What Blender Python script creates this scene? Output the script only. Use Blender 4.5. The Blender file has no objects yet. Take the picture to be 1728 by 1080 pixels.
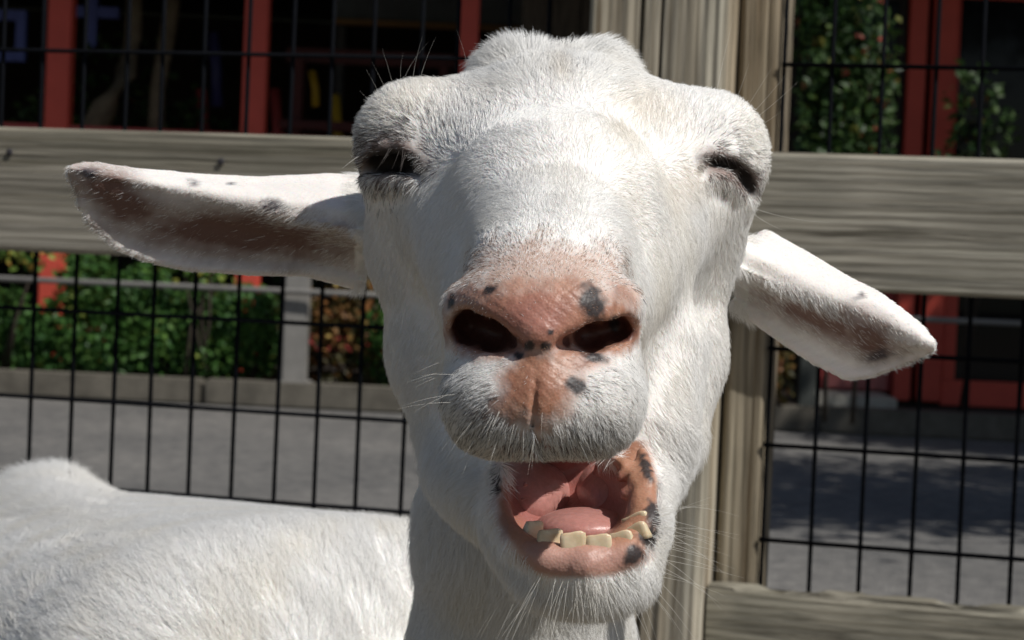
import bpy, bmesh, math, random
import numpy as np
from mathutils import Vector, Matrix
rng = np.random.default_rng(7); random.seed(7)
S = bpy.context.scene
COL = S.collection

# ------------------------------------------------------------------ camera, sky, sun, exposure
CAM_H, PITCH, ROLL, LENS = 0.95, -1.7, 2.5, 75.0
_r, _p = math.radians(ROLL), math.radians(PITCH)
_R0 = np.array([[math.cos(_r),0,math.sin(_r)],[0,1,0],[-math.sin(_r),0,math.cos(_r)]])
_Rp = np.array([[1,0,0],[0,math.cos(_p),-math.sin(_p)],[0,math.sin(_p),math.cos(_p)]])
CB = np.stack([_Rp@_R0[i] for i in range(3)])          # rows: right, forward, up
CC = np.array([0,0,CAM_H])
cd = bpy.data.cameras.new('camera'); cam = bpy.data.objects.new('camera', cd); COL.objects.link(cam)
cd.sensor_width = 36; cd.lens = LENS; cd.clip_start = .02; cd.clip_end = 500
m = Matrix.Identity(4)
for i in range(3):
    m[i][0] = CB[0][i]; m[i][1] = CB[2][i]; m[i][2] = -CB[1][i]; m[i][3] = CC[i]
cam.matrix_world = m
cd.dof.use_dof = True; cd.dof.focus_distance = .80; cd.dof.aperture_fstop = 30
S.camera = cam
SUN = np.array([.54,-.43,.82]); SUN = SUN/np.linalg.norm(SUN)
w = bpy.data.worlds.new('World'); S.world = w; w.use_nodes = True
nt = w.node_tree; bg = nt.nodes['Background']
sky = nt.nodes.new('ShaderNodeTexSky'); sky.sky_type = 'NISHITA'; sky.sun_disc = False
sky.sun_elevation = math.asin(SUN[2]); sky.sun_rotation = math.atan2(SUN[0], SUN[1])
nt.links.new(sky.outputs[0], bg.inputs[0]); bg.inputs[1].default_value = .05
sl = bpy.data.lights.new('sun', 'SUN'); sl.energy = 3.95; sl.angle = math.radians(.53); sl.color = (1,.975,.93)
so = bpy.data.objects.new('sun', sl); COL.objects.link(so)
so.rotation_euler = Vector(SUN).to_track_quat('Z','Y').to_euler()
S.view_settings.view_transform = 'Standard'; S.view_settings.look = 'None'
S.view_settings.exposure = 0; S.view_settings.gamma = 1; S.view_settings.use_curve_mapping = False
S.cycles.max_bounces = 8; S.cycles.diffuse_bounces = 6; S.cycles.glossy_bounces = 2; S.cycles.transmission_bounces = 3
S.cycles.use_denoising = True

# ------------------------------------------------------------------ helpers
def c2w(V): return CC+np.asarray(V)@CB                  # camera-aligned metres -> world
def at(u, v, d):                                         # photo pixel + forward distance -> world point
    return CC+d*(((u-864)/3600)*CB[0]+CB[1]+((540-v)/3600)*CB[2])
def tag(o, label=None, cat=None, group=None, kind=None):
    if label: o['label'] = label
    if cat: o['category'] = cat
    if group: o['group'] = group
    if kind: o['kind'] = kind
    return o
def empty(name, loc=(0,0,0)):
    o = bpy.data.objects.new(name, None); COL.objects.link(o); o.location = loc; o.empty_display_size = .1
    return o
def link(name, me, mat=None, parent=None):
    o = bpy.data.objects.new(name, me); COL.objects.link(o)
    if mat is not None and not me.materials: me.materials.append(mat)
    if parent is not None:
        o.parent = parent; o.matrix_parent_inverse = Matrix.Translation(-parent.location)
    return o
def mesh(name, V, F, smooth=False):
    me = bpy.data.meshes.new(name); me.from_pydata([tuple(v) for v in V], [], [tuple(f) for f in F])
    if smooth: me.polygons.foreach_set('use_smooth', [True]*len(me.polygons))
    me.update(); return me
def box(name, lo, hi, mat, parent=None, bevel=.004, frame=None):
    bm = bmesh.new(); bmesh.ops.create_cube(bm, size=1)
    lo, hi = np.array(lo, float), np.array(hi, float)
    for v in bm.verts: v.co = Vector((lo+hi)/2+np.array(v.co)*(hi-lo))
    if bevel: bmesh.ops.bevel(bm, geom=bm.edges[:], offset=min(bevel, float((hi-lo).min())*.3), segments=2, affect='EDGES')
    if frame is not None: bm.transform(frame)
    me = bpy.data.meshes.new(name); bm.to_mesh(me); bm.free()
    return link(name, me, mat, parent)
def tube(pts, r, n=8, cap=True):
    pts = [np.asarray(p, float) for p in pts]; rs = r if hasattr(r, '__len__') else [r]*len(pts)
    V, F = [], []
    for i, p in enumerate(pts):
        t = pts[min(i+1, len(pts)-1)]-pts[max(i-1, 0)]; t /= np.linalg.norm(t)
        a = np.cross(t, [.31,.17,.93]); a /= np.linalg.norm(a); b = np.cross(t, a)
        for k in range(n):
            q = 2*math.pi*k/n; V.append(p+rs[i]*(a*math.cos(q)+b*math.sin(q)))
    for i in range(len(pts)-1):
        for k in range(n): F.append((i*n+k, i*n+(k+1)%n, (i+1)*n+(k+1)%n, (i+1)*n+k))
    if cap: F.append(tuple(range(n))[::-1]); F.append(tuple(range((len(pts)-1)*n, len(pts)*n)))
    return V, F
# ---- materials
def mat(name):
    m = bpy.data.materials.new(name); m.use_nodes = True; n = m.node_tree.nodes; l = m.node_tree.links
    return m, n, l, n['Principled BSDF']
def nd(n, t, **kw):
    x = n.new('ShaderNode'+t)
    for k, v in kw.items():
        if isinstance(k, str) and hasattr(x, k): setattr(x, k, v)
        else: x.inputs[k].default_value = v
    return x
def ramp(n, stops, interp='LINEAR'):
    x = n.new('ShaderNodeValToRGB'); x.color_ramp.interpolation = interp
    e = x.color_ramp.elements
    while len(e) > 1: e.remove(e[-1])
    e[0].position = stops[0][0]; e[0].color = (*stops[0][1], 1)
    for p, c in stops[1:]:
        k = e.new(p); k.color = (*c, 1)
    return x
def coords(n, l, scale=(1,1,1), kind='Object'):
    tc = n.new('ShaderNodeTexCoord'); mp = n.new('ShaderNodeMapping'); mp.inputs['Scale'].default_value = scale
    l.new(tc.outputs[kind], mp.inputs[0]); return mp
def noise(n, l, vec, scale, detail=4, rough=.55, dist=0):
    x = n.new('ShaderNodeTexNoise'); x.inputs['Scale'].default_value = scale; x.inputs['Detail'].default_value = detail
    x.inputs['Roughness'].default_value = rough; x.inputs['Distortion'].default_value = dist
    l.new(vec.outputs[0], x.inputs['Vector']); return x
def bump(n, l, h, bs, strength=.3, dist=.002):
    b = n.new('ShaderNodeBump'); b.inputs['Strength'].default_value = strength; b.inputs['Distance'].default_value = dist
    l.new(h, b.inputs['Height']); l.new(b.outputs[0], bs.inputs['Normal']); return b
def mixc(n, l, fac, a, b, blend='MIX'):
    x = n.new('ShaderNodeMix'); x.data_type = 'RGBA'; x.blend_type = blend
    for i, s in ((0, fac), (6, a), (7, b)):
        if hasattr(s, 'is_linked'): l.new(s, x.inputs[i])
        elif isinstance(s, (int, float)): x.inputs[i].default_value = s
        else: x.inputs[i].default_value = (*s, 1)
    return x.outputs[2]
def plain(name, col, rough=.6, var=.25, scale=6, spec=.4, b=.15):
    m, n, l, bs = mat(name); mp = coords(n, l); nz = noise(n, l, mp, scale, 6, .6)
    r = ramp(n, [(.25, [c*(1-var) for c in col]), (.75, [min(1, c*(1+var)) for c in col])])
    l.new(nz.outputs[0], r.inputs[0]); l.new(r.outputs[0], bs.inputs['Base Color'])
    bs.inputs['Roughness'].default_value = rough; bs.inputs['Specular IOR Level'].default_value = spec
    if b: bump(n, l, nz.outputs[0], bs, b)
    return m
def wood(name, stretch, base, dark, stain, seed=0.0, knots=None):
    """weathered timber; stretch = coordinate scale (small along the grain)"""
    m, n, l, bs = mat(name)
    tc = n.new('ShaderNodeTexCoord'); mp = n.new('ShaderNodeMapping'); mp.inputs['Location'].default_value = (seed, seed*1.7, seed*.6)
    l.new(tc.outputs['Object'], mp.inputs[0])
    wv = noise(n, l, mp, 5, 2); sc = n.new('ShaderNodeVectorMath'); sc.operation = 'MULTIPLY_ADD'
    l.new(wv.outputs['Color'], sc.inputs[0]); sc.inputs[1].default_value = (.008,.008,.008); l.new(mp.outputs[0], sc.inputs[2])
    st = n.new('ShaderNodeVectorMath'); st.operation = 'MULTIPLY'; l.new(sc.outputs[0], st.inputs[0]); st.inputs[1].default_value = stretch
    grain = noise(n, l, st, 60, 8, .66, 0); fine = noise(n, l, st, 190, 4, .65)
    broad = noise(n, l, mp, 7, 3); sto = noise(n, l, st, 7, 3)
    r = ramp(n, [(.36, dark), (.45, [a*.75+b*.25 for a, b in zip(base, dark)]), (.60, base), (.80, [min(1, c*1.3) for c in base])])
    l.new(grain.outputs[0], r.inputs[0])
    r2 = ramp(n, [(.52, (0,0,0)), (.72, (1,1,1))]); l.new(sto.outputs[0], r2.inputs[0])
    c = mixc(n, l, r2.outputs[0], r.outputs[0], mixc(n, l, .8, r.outputs[0], stain))
    r3 = ramp(n, [(.35, (.86,.86,.83)), (.7, (1.08,1.06,1.03))]); l.new(broad.outputs[0], r3.inputs[0])
    c = mixc(n, l, 1.0, c, r3.outputs[0], 'MULTIPLY')
    r4 = ramp(n, [(.34, (.55,.55,.55)), (.58, (1.12,1.12,1.12))]); l.new(fine.outputs[0], r4.inputs[0])
    c = mixc(n, l, 1.0, c, r4.outputs[0], 'MULTIPLY')
    wvt = n.new('ShaderNodeTexWave'); wvt.wave_type = 'BANDS'; wvt.bands_direction = 'Z' if stretch[0] < stretch[2] else 'X'
    for k_, v_ in (('Scale', 34), ('Distortion', 3.5), ('Detail', 3), ('Detail Scale', .6), ('Detail Roughness', .6)): wvt.inputs[k_].default_value = v_
    st2 = n.new('ShaderNodeVectorMath'); st2.operation = 'MULTIPLY'; l.new(sc.outputs[0], st2.inputs[0]); st2.inputs[1].default_value = [min(1, s_*3.2) for s_ in stretch]
    l.new(st2.outputs[0], wvt.inputs['Vector'])
    r5 = ramp(n, [(.0, (.62,.60,.56)), (.35, (1.0,1.0,1.0)), (1, (1.08,1.08,1.08))]); l.new(wvt.outputs['Fac'], r5.inputs[0])
    c = mixc(n, l, .75, c, mixc(n, l, 1.0, c, r5.outputs[0], 'MULTIPLY'))
    l.new(c, bs.inputs['Base Color']); bs.inputs['Roughness'].default_value = .85; bs.inputs['Specular IOR Level'].default_value = .25
    ad = n.new('ShaderNodeMath'); ad.operation = 'ADD'; l.new(grain.outputs[0], ad.inputs[0]); l.new(fine.outputs[0], ad.inputs[1])
    bump(n, l, ad.outputs[0], bs, .5, .0025)
    return m
def vnoise(p, seed, oct=3):
    """cheap smooth noise from sums of sines, p (...,3)"""
    g = np.random.default_rng(seed); out = 0; amp = 1
    for o in range(oct):
        for _ in range(4):
            k = g.normal(size=3)*(1.9**o); out = out+amp*np.sin(p@k+g.uniform(0, 6.28))
        amp *= .55
    return out/3.2

# ------------------------------------------------------------------ ground, asphalt
def ground_mat():
    m, n, l, bs = mat('asphalt'); mp = coords(n, l)
    a = noise(n, l, mp, .9, 5, .6); b = noise(n, l, mp, 14, 4, .7); v = n.new('ShaderNodeTexVoronoi'); v.inputs['Scale'].default_value = 90
    l.new(mp.outputs[0], v.inputs['Vector'])
    r = ramp(n, [(.3, (.13,.128,.124)), (.7, (.20,.192,.18))]); l.new(a.outputs[0], r.inputs[0])
    r2 = ramp(n, [(.35, (.62,.62,.63)), (.66, (1.15,1.13,1.1))]); l.new(b.outputs[0], r2.inputs[0])
    r3 = ramp(n, [(0, (.6,.6,.6)), (.35, (1.1,1.1,1.1))]); l.new(v.outputs['Distance'], r3.inputs[0])
    c = mixc(n, l, 1.0, r.outputs[0], r2.outputs[0], 'MULTIPLY'); c = mixc(n, l, 1.0, c, r3.outputs[0], 'MULTIPLY')
    l.new(c, bs.inputs['Base Color']); bs.inputs['Roughness'].default_value = .9; bs.inputs['Specular IOR Level'].default_value = .2
    bump(n, l, v.outputs['Distance'], bs, .6, .01); return m
M_ASPHALT = ground_mat()
g = 250
o = link('ground', mesh('ground', [(-g,-g,0),(g,-g,0),(g,g,0),(-g,g,0)], [(0,1,2,3)]), plain('far_ground', (.07,.08,.045), .95, .3, .4)); tag(o, kind='structure')
o = link('asphalt_path', mesh('asphalt_path', [(-30,3.2,.004),(30,3.2,.004),(30,13.4,.004),(-30,13.4,.004)], [(0,1,2,3)]), M_ASPHALT); tag(o, kind='structure')
o = link('pen_floor', mesh('pen_floor', [(-30,-12,.004),(30,-12,.004),(30,3.2,.004),(-30,3.2,.004)], [(0,1,2,3)]), plain('dusty_earth', (.12,.098,.068), .95, .3, 3)); tag(o, kind='structure')

# ------------------------------------------------------------------ fence (post, rails, welded wire)
YAW = math.radians(15); FY = 2.26
FF = Matrix(((math.cos(YAW), math.sin(YAW), 0, 0), (-math.sin(YAW), math.cos(YAW), 0, FY), (0,0,1,0), (0,0,0,1)))  # local: x along, y away, z up
def board(name, x0, x1, z0, z1, y0, y1, m, parent, axis, amp=.0015, seed=1, fx=1.0, nick=0.0):
    """timber with a worn, gently uneven surface; axis = grain direction 'x' or 'z'"""
    L, H, T = x1-x0, z1-z0, y1-y0
    nx = max(6, int(L/(.012 if axis == 'x' else .003))); nz = max(6, int(H/(.004 if axis == 'x' else .012))); ny = 4
    bm = bmesh.new(); key = {}
    def vert(i, j, k):
        if (i,j,k) not in key: key[i,j,k] = bm.verts.new((x0+L*i/nx, y0+T*j/ny, z0+H*k/nz))
        return key[i,j,k]
    for i in range(nx):
        for k in range(nz):
            bm.faces.new([vert(i,0,k), vert(i+1,0,k), vert(i+1,0,k+1), vert(i,0,k+1)])
            bm.faces.new([vert(i,ny,k), vert(i,ny,k+1), vert(i+1,ny,k+1), vert(i+1,ny,k)])
    for i in range(nx):
        for j in range(ny):
            bm.faces.new([vert(i,j,0), vert(i,j+1,0), vert(i+1,j+1,0), vert(i+1,j,0)])
            bm.faces.new([vert(i,j,nz), vert(i+1,j,nz), vert(i+1,j+1,nz), vert(i,j+1,nz)])
    for k in range(nz):
        for j in range(ny):
            bm.faces.new([vert(0,j,k), vert(0,j,k+1), vert(0,j+1,k+1), vert(0,j+1,k)])
            bm.faces.new([vert(nx,j,k), vert(nx,j+1,k), vert(nx,j+1,k+1), vert(nx,j,k+1)])
    bm.verts.ensure_lookup_table()
    P0 = np.array([v.co[:] for v in bm.verts])
    fr = np.array([3*fx, 20, 60]) if axis == 'x' else np.array([75, 20, 3*fx])
    d = vnoise(P0*fr, seed, 3)
    for v, q, p in zip(bm.verts, d, P0):
        # ease the corners
        ex = min(p[2]-z0, z1-p[2]); ey = min(p[1]-y0, y1-p[1]); e2 = min(p[0]-x0, x1-p[0])
        if axis == 'x':
            if ex < .004 and ey < .001: v.co.y += .0035 if p[1] < (y0+y1)/2 else -.0035
        elif e2 < .003 and ey < .001: v.co.y += .0035 if p[1] < (y0+y1)/2 else -.0035
        if ey < .001: v.co.y += amp*q*(1 if p[1] < (y0+y1)/2 else -1)
        if nick and z1-p[2] < .001:
            w_ = vnoise(np.array([[p[0]*34, p[1]*20, 3.0]]), seed+5, 3)[0]; v.co.z -= nick*max(0, w_-.15)
    bm.normal_update(); bm.transform(FF)
    me = bpy.data.meshes.new(name); bm.to_mesh(me); bm.free()
    me.polygons.foreach_set('use_smooth', [True]*len(me.polygons)); me.set_sharp_from_angle(angle=math.radians(35))
    return link(name, me, m, parent)
fence = empty('fence', tuple(FF @ Vector((.15,.1,0))))
tag(fence, 'weathered grey timber fence with black welded wire behind the goat', 'fence')
GREY = (.33,.305,.26); DARKG = (.10,.09,.07); STAIN = (.27,.19,.10)
# object coordinates = world axes here (objects sit at the origin), so grain stretches along x for rails and z for posts
W_RAIL = wood('rail_wood', (.022,.03,1.0), GREY, DARKG, (.22,.20,.14), 1.0)
W_RAIL2 = wood('right_rail_wood', (.03,.045,1.0), (.37,.345,.29), DARKG, (.25,.20,.12), 4.0)
W_POST = wood('post_wood', (1.0,.5,.03), (.43,.405,.34), (.17,.145,.11), (.30,.20,.10), 2.0)
W_POST2 = wood('side_post_wood', (1.0,.5,.03), (.40,.365,.295), (.14,.11,.08), (.24,.18,.11), 7.0)
W_LOW = wood('low_rail_wood', (.06,.09,.7), (.29,.27,.22), (.06,.052,.04), (.11,.095,.065), 9.0)
board('rail', -2.4, .077, .932, 1.0715, 0, .038, W_RAIL, fence, 'x', .0007, 3)
board('rail', .2235, 2.6, .930, 1.069, 0, .038, W_RAIL2, fence, 'x', .0007, 5)
board('rail', .2225, 2.6, .475, .619, -.002, .038, W_LOW, fence, 'x', .0018, 8, 2.0, .012)
board('rail', -2.4, .077, .478, .612, 0, .038, W_RAIL, fence, 'x', .0015, 9)
def post(name, x0, x1, y0, y1, z1, m, seed, grooves):
    """split, weathered square post: the front and back faces carry vertical checks"""
    n = 70; nz = 44; V = []; F = []
    prof = []
    for i in range(n+1):
        t = i/n; x = x0+(x1-x0)*t; y = 0
        for gx, gw, gd in grooves:
            pass
        e = min(t, 1-t)*(x1-x0); y += .005*max(0, 1-e/.006)**2
        prof.append((x, y))
    for k in range(nz+1):
        z = z1*k/nz
        for i, (x, y) in enumerate(prof):
            q = vnoise(np.array([[x*110, 0, z*2.6]]), seed, 4)[0]; t = i/n
            for j_, (gx, gw, gd) in enumerate(grooves):
                c_ = gx+.012*math.sin(z*2.3+j_*2+seed)+.006*math.sin(z*7.1+j_); dd = gd*max(0, .55+.6*math.sin(z*1.9+j_*1.7+seed*.5))
                y += dd*math.exp(-((t-c_)/gw)**2)
            V.append((x+.0012*math.sin(z*3+seed), y0+y+.0016*q, z))
    for k in range(nz+1):
        z = z1*k/nz
        for i, (x, y) in enumerate(prof):
            V.append((x, y1-y*.3, z))
    W = n+1; B = W*(nz+1)
    for k in range(nz):
        for i in range(n):
            F.append((k*W+i, k*W+i+1, (k+1)*W+i+1, (k+1)*W+i)); F.append((B+k*W+i, B+(k+1)*W+i, B+(k+1)*W+i+1, B+k*W+i+1))
        F.append((k*W, (k+1)*W, B+(k+1)*W, B+k*W)); F.append((k*W+n, B+k*W+n, B+(k+1)*W+n, (k+1)*W+n))
    for i in range(n):
        F.append((nz*W+i, nz*W+i+1, B+nz*W+i+1, B+nz*W+i))
    me = mesh(name, V, F, True); me.transform(FF); me.set_sharp_from_angle(angle=math.radians(50)); return link(name, me, m, fence)
post('post', .079, .2200, -.040, .105, 1.75, W_POST, 2, [(.08,.02,.0022),(.19,.012,.003),(.39,.008,.030),(.56,.007,.034),(.68,.03,.002),(.83,.012,.004),(.93,.02,.002)])
post('post', .2225, .2660, .0395, .130, 1.75, W_POST2, 6, [(.35,.03,.003),(.7,.02,.002)])
# nail heads
def disc(c, r, m, name='nail'):
    bm = bmesh.new(); bmesh.ops.create_uvsphere(bm, u_segments=10, v_segments=6, radius=r)
    for v in bm.verts: v.co.y *= .35
    bm.transform(Matrix.Translation(c)); bm.transform(FF)
    me = bpy.data.meshes.new(name); bm.to_mesh(me); bm.free(); return link(name, me, m, fence)
M_NAIL = plain('rusty_nail', (.05,.045,.05), .5, .4, 60)
for s_, z_ in ((-.595,1.043), (-.338,1.040), (.245,1.04), (.245,.96), (.243,.57)):
    disc((s_, -.0015, z_), .0042, M_NAIL)
# welded wire: vertical and horizontal wires, black coated
M_WIRE = plain('black_coated_wire', (.004,.0045,.006), .8, .2, 30, .04, 0)
WR = .0024
wv_me = mesh('wire', *tube([(0,0,.14),(0,0,1.62)], WR, 8), True)
def wire(me, mtx): o = link('wire', me, M_WIRE, fence); o.matrix_basis = FF @ mtx; o.matrix_parent_inverse = Matrix.Translation(-fence.location); return o
YM = .0425
for k in range(-24, 13): 
    s_ = -.5775+.0496*k if True else 0
    if -1.15 < s_ < .07: wire(wv_me, Matrix.Translation((s_, YM, 0)) @ Matrix.Rotation(random.uniform(-.004,.004), 4, 'Y'))
for k in range(0, 17):
    s_ = .2725+.0505*k
    wire(wv_me, Matrix.Translation((s_, YM, 0)) @ Matrix.Rotation(random.uniform(-.003,.003), 4, 'Y'))
hl_me = mesh('wire', *tube([(-1.85,0,0),(.075,0,0)], WR, 8), True)
hr_me = mesh('wire', *tube([(.268,0,0),(1.6,0,0)], WR, 8), True)
for z_ in (1.5675,1.466,1.364,1.263,1.162,1.0605,.966,.866,.765,.6655,.564,.463,.362,.260,.159):
    wire(hl_me, Matrix.Translation((0, YM-WR*1.7, z_)))
    wire(hr_me, Matrix.Translation((0, YM-WR*1.7, z_)))

# ------------------------------------------------------------------ kerb, railing
def X(u, d=13.3, v=440): return float(at(u, v, d)[0])
def Zh(u, v, d): return float(at(u, v, d)[2])
M_CONC = plain('old_concrete', (.12,.108,.088), .9, .35, 9, .2, .4)
kerb = empty('kerb', (0, 12.4, 0)); tag(kerb, 'low weathered kerb between the asphalt and the green hedge', 'kerb')
KX = -9.0
while KX < 9.5:
    L = 1.8
    y0 = 12.42-.035*(KX+L/2)
    fr = Matrix.Translation((KX+L/2, y0, 0)) @ Matrix.Rotation(-.035, 4, 'Z')
    box('kerb_stone', (-L/2+.006, 0, 0), (L/2-.006, .24, .150+random.uniform(-.004,.004)), M_CONC, kerb, .018, fr)
    KX += L
o = link('planting_bed', mesh('planting_bed', [(-12,12.85,.12),(12,12.02,.12),(12,13.25,.12),(-12,13.25,.12)], [(0,1,2,3)]), plain('dark_soil', (.045,.034,.025), .95, .4, 8)); tag(o, kind='structure')
M_GALV = plain('weathered_grey_post', (.21,.20,.185), .6, .15, 12, .3, .1)
railing = empty('railing', (X(500,12.5), 12.5, 0)); tag(railing, 'low pale grey railing with square post standing at the hedge', 'railing')
for u_ in (-420, 500, 1440, 2350):
    x_ = X(u_, 12.5); y_ = 12.62-.035*x_
    if u_ == 1440: x_ = X(1378,12.5)-.02
    w_ = .072 if u_ != 1440 else .05
    mm = M_GALV if u_ != 1440 else plain('dark_railing_post', (.05,.055,.05), .6)
    box('post', (x_-w_, y_-w_, .14), (x_+w_, y_+w_, .98), mm, railing, .008)
    if u_ != 1440: box('post_foot', (x_-.10, y_-.10, .121), (x_+.10, y_+.10, .16), M_GALV, railing, .004)
zr = .69
link('rail', mesh('rail', *tube([(-8.5, 12.50+.035*8.5, zr), (8.5, 12.50-.035*8.5, zr)], .017, 10), True), M_GALV, railing)

# ------------------------------------------------------------------ red timber building behind
BY = 13.45
M_RED = plain('red_paint', (.55,.075,.048), .55, .12, 5, .35, .05)
M_RED2 = plain('red_paint_dull', (.36,.055,.05), .6, .15, 5, .3, .05)
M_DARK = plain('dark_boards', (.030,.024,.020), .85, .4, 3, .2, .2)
M_BROWN = wood('dark_brown_boards', (1.0,.5,.04), (.075,.055,.038), (.025,.018,.012), (.06,.04,.02), 3.0)
M_GLASS, n, l, bs = mat('dark_window_glass')
bs.inputs['Base Color'].default_value = (.006,.006,.007,1); bs.inputs['Roughness'].default_value = .06; bs.inputs['IOR'].default_value = 1.28
bld = empty('building', (0, BY, 0)); tag(bld, 'red framed timber pavilion with dark interior behind the fence', 'building')
def bx(name, u0, u1, z0, z1, y0, y1, m, bevel=.01, par=None): return box(name, (X(u0,BY), y0, z0), (X(u1,BY), y1, z1), m, par or bld, bevel)
# shell: floor, roof, back and side walls
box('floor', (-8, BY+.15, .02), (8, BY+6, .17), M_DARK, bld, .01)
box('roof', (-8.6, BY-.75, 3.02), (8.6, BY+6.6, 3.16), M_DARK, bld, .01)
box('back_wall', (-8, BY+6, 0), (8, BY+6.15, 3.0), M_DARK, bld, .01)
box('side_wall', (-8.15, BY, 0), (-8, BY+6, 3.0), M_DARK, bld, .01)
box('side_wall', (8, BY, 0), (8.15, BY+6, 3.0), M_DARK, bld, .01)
box('beam', (-8, BY-.02, 2.72), (8, BY+.13, 3.0), M_RED, bld, .01)
# red posts of the open front
for u_, hw in ((-250,.075),(86,.075),(417,.075),(775,.060),(1531,.056),(1577,.075),(1960,.075)):
    x_ = X(u_, BY)
    box('post', (x_-hw, BY-.01 if u_ != 1536 else BY+.06, .15), (x_+hw, BY+.14, 2.719), M_RED, bld, .008)
# mid rails
for a, b in ((-250,86),(86,417),(417,775)):
    xa, xb = X(a,BY)+.077, X(b,BY)-.077
    box('mid_rail', (xa, BY+.01, 1.54), (xb, BY+.11, 1.655), M_RED2, bld, .006)
    box('low_rail', (xa, BY+.01, .30), (xb, BY+.11, .40), M_RED2, bld, .006)
# dark boarded wall between the pavilion bays and the glazed part (mostly hidden behind goat and post)
for i in range(13):
    xa = X(862,BY)+i*.19
    if xa > X(1185,BY): break
    box('wall_board', (xa, BY+.02, .1), (xa+.184, BY+.06+.012*(i%2), 2.719), M_BROWN, bld, .006)
xl = X(1185,BY)+.15
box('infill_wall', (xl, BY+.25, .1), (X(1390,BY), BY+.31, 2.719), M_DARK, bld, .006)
# right glazed bay: sash with dark pane, red bottom rail, transom
def sash(u0, u1, zb, zt, fw, m, name='window'):
    xa, xb = X(u0,BY), X(u1,BY)
    fr = box(name, (xa, BY+.03, zb), (xb, BY+.10, zb+fw*1.9), m, bld, .006)
    for q in ((xa, zb+fw*1.9+.002, xa+fw, zt), (xb-fw, zb+fw*1.9+.002, xb, zt), (xa+fw+.002, zt-fw, xb-fw-.002, zt)):
        box('frame', (q[0], BY+.03, q[1]), (q[2], BY+.10, q[3]), m, fr, .006)
    box('pane', (xa+fw, BY+.06, zb+fw*1.9), (xb-fw, BY+.068, zt-fw), M_GLASS, fr, 0)
sash(1599, 1938, .13, 1.545, .085, M_RED)
sash(1599, 1938, 1.62, 2.715, .016, M_RED)
sash(1392, 1514, .20, 1.545, .07, M_RED2, 'door')
sash(1392, 1512, 1.62, 2.715, .05, M_DARK)
box('transom', (X(1390,BY), BY+.02, 1.548), (X(1516,BY), BY+.12, 1.617), M_RED, bld, .005)
box('transom', (X(1599,BY), BY+.02, 1.548), (X(1938,BY), BY+.12, 1.617), M_RED, bld, .005)
box('door_panel', (X(1402,BY), BY+.015, .335), (X(1504,BY), BY+.028, .55), M_RED2, bld, .004)
box('door_panel', (X(1402,BY), BY+.012, .21), (X(1506,BY), BY+.029, .30), plain('pinkish_trim', (.40,.13,.12), .6), bld, .004)
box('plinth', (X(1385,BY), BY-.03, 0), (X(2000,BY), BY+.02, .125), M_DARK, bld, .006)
o = box('step', (X(1385,12.9), 12.78, .121), (X(1520,12.9), 13.38, .20), plain('pale_step', (.40,.38,.33), .9), bld, .01)
# things inside the pavilion, dim in the shade
M_BLUE = plain('blue_paint', (.12,.16,.50), .5, .1, 6)
M_YEL = plain('yellow_paint', (.60,.38,.03), .5, .1, 6)
M_BARK = plain('pale_bark', (.20,.16,.11), .9, .4, 12, .2, .6)
def win_frame(name, u0, u1, v0, v1, d, t, label):
    e = empty(name, tuple(at((u0+u1)/2, v1, d))); tag(e, label, 'window frame')
    xa, xb, za, zb = X(u0,d,v1), X(u1,d,v1), Zh(u0,v1,d), Zh(u0,v0,d)
    for q in ((xa,za,xa+t,zb),(xb-t,za,xb,zb),(xa+t+.001,za,xb-t-.001,za+t),(xa+t+.001,zb-t,xb-t-.001,zb)):
        box('frame_bar', (q[0], d-.04, q[1]), (q[2], d+.04, q[3]), M_BLUE, e, .005)
    return e
win_frame('window_frame', -60, 46, 15, 101, 15.6, .075, 'blue square window frame in the dark pavilion at the far left')
e = empty('window_frame', tuple(at(155,110,15.6))); tag(e, 'blue cross bar frame hanging between the two left red posts', 'window frame')
x_, z_ = X(158,15.6,20), Zh(158,22,15.6)
box('frame_bar', (x_-.045, 15.56, z_-.25), (x_+.045, 15.64, z_+.5), M_BLUE, e, .005)
box('frame_bar', (x_-.20, 15.563, z_-.04), (x_-.047, 15.637, z_+.04), M_BLUE, e, .005)
box('frame_bar', (x_+.047, 15.563, z_-.04), (x_+.20, 15.637, z_+.04), M_BLUE, e, .005)
def pole(name, u, v0, v1, d, r, m, label, cat):
    a, b = at(u, v0, d), at(u-6, v1, d)
    V, F = tube([a, (a+b)/2+np.array([.01,0,0]), b], [r, r*.95, r], 10)
    return tag(link(name, mesh(name, V, F, True), m), label, cat)
pole('yellow_pole', 572, 330, 160, 15.0, .035, M_YEL, 'yellow pole inside the pavilion just left of the goat', 'pole')
pole('yellow_peg', 533, 180, 120, 15.2, .03, M_YEL, 'short yellow rod hanging left of the yellow pole', 'rod')
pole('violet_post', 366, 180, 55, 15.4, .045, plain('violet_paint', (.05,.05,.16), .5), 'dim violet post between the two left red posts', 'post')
for u_, lab in ((398-60, 'slim red post standing deep inside the pavilion'), (462, 'slim red post just right of the second red post')):
    pole('red_post', u_+8, 330, 150, 15.3, .04, M_RED2, lab, 'post')
def log(pts, rs, label):
    V, F = tube([at(*p) for p in pts], rs, 12); return tag(link('old_tree', mesh('old_tree', V, F, True), M_BARK), label, 'tree')
log([(140,260,14.6),(178,180,14.6),(212,125,14.65),(225,60,14.7),(228,-60,14.7)], [.10,.09,.075,.06,.05], 'leaning pale tree trunk behind the fence between the left red posts')
log([(262,240,14.9),(266,150,14.9),(284,50,14.9),(300,-60,14.95)], [.06,.055,.06,.05], 'thin pale tree trunk right of the leaning one')
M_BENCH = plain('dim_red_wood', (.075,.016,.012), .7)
bench = empty('bench', tuple(at(620,130,14.6))); tag(bench, 'dim red bench rail behind the wire left of the goat', 'bench')
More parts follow.
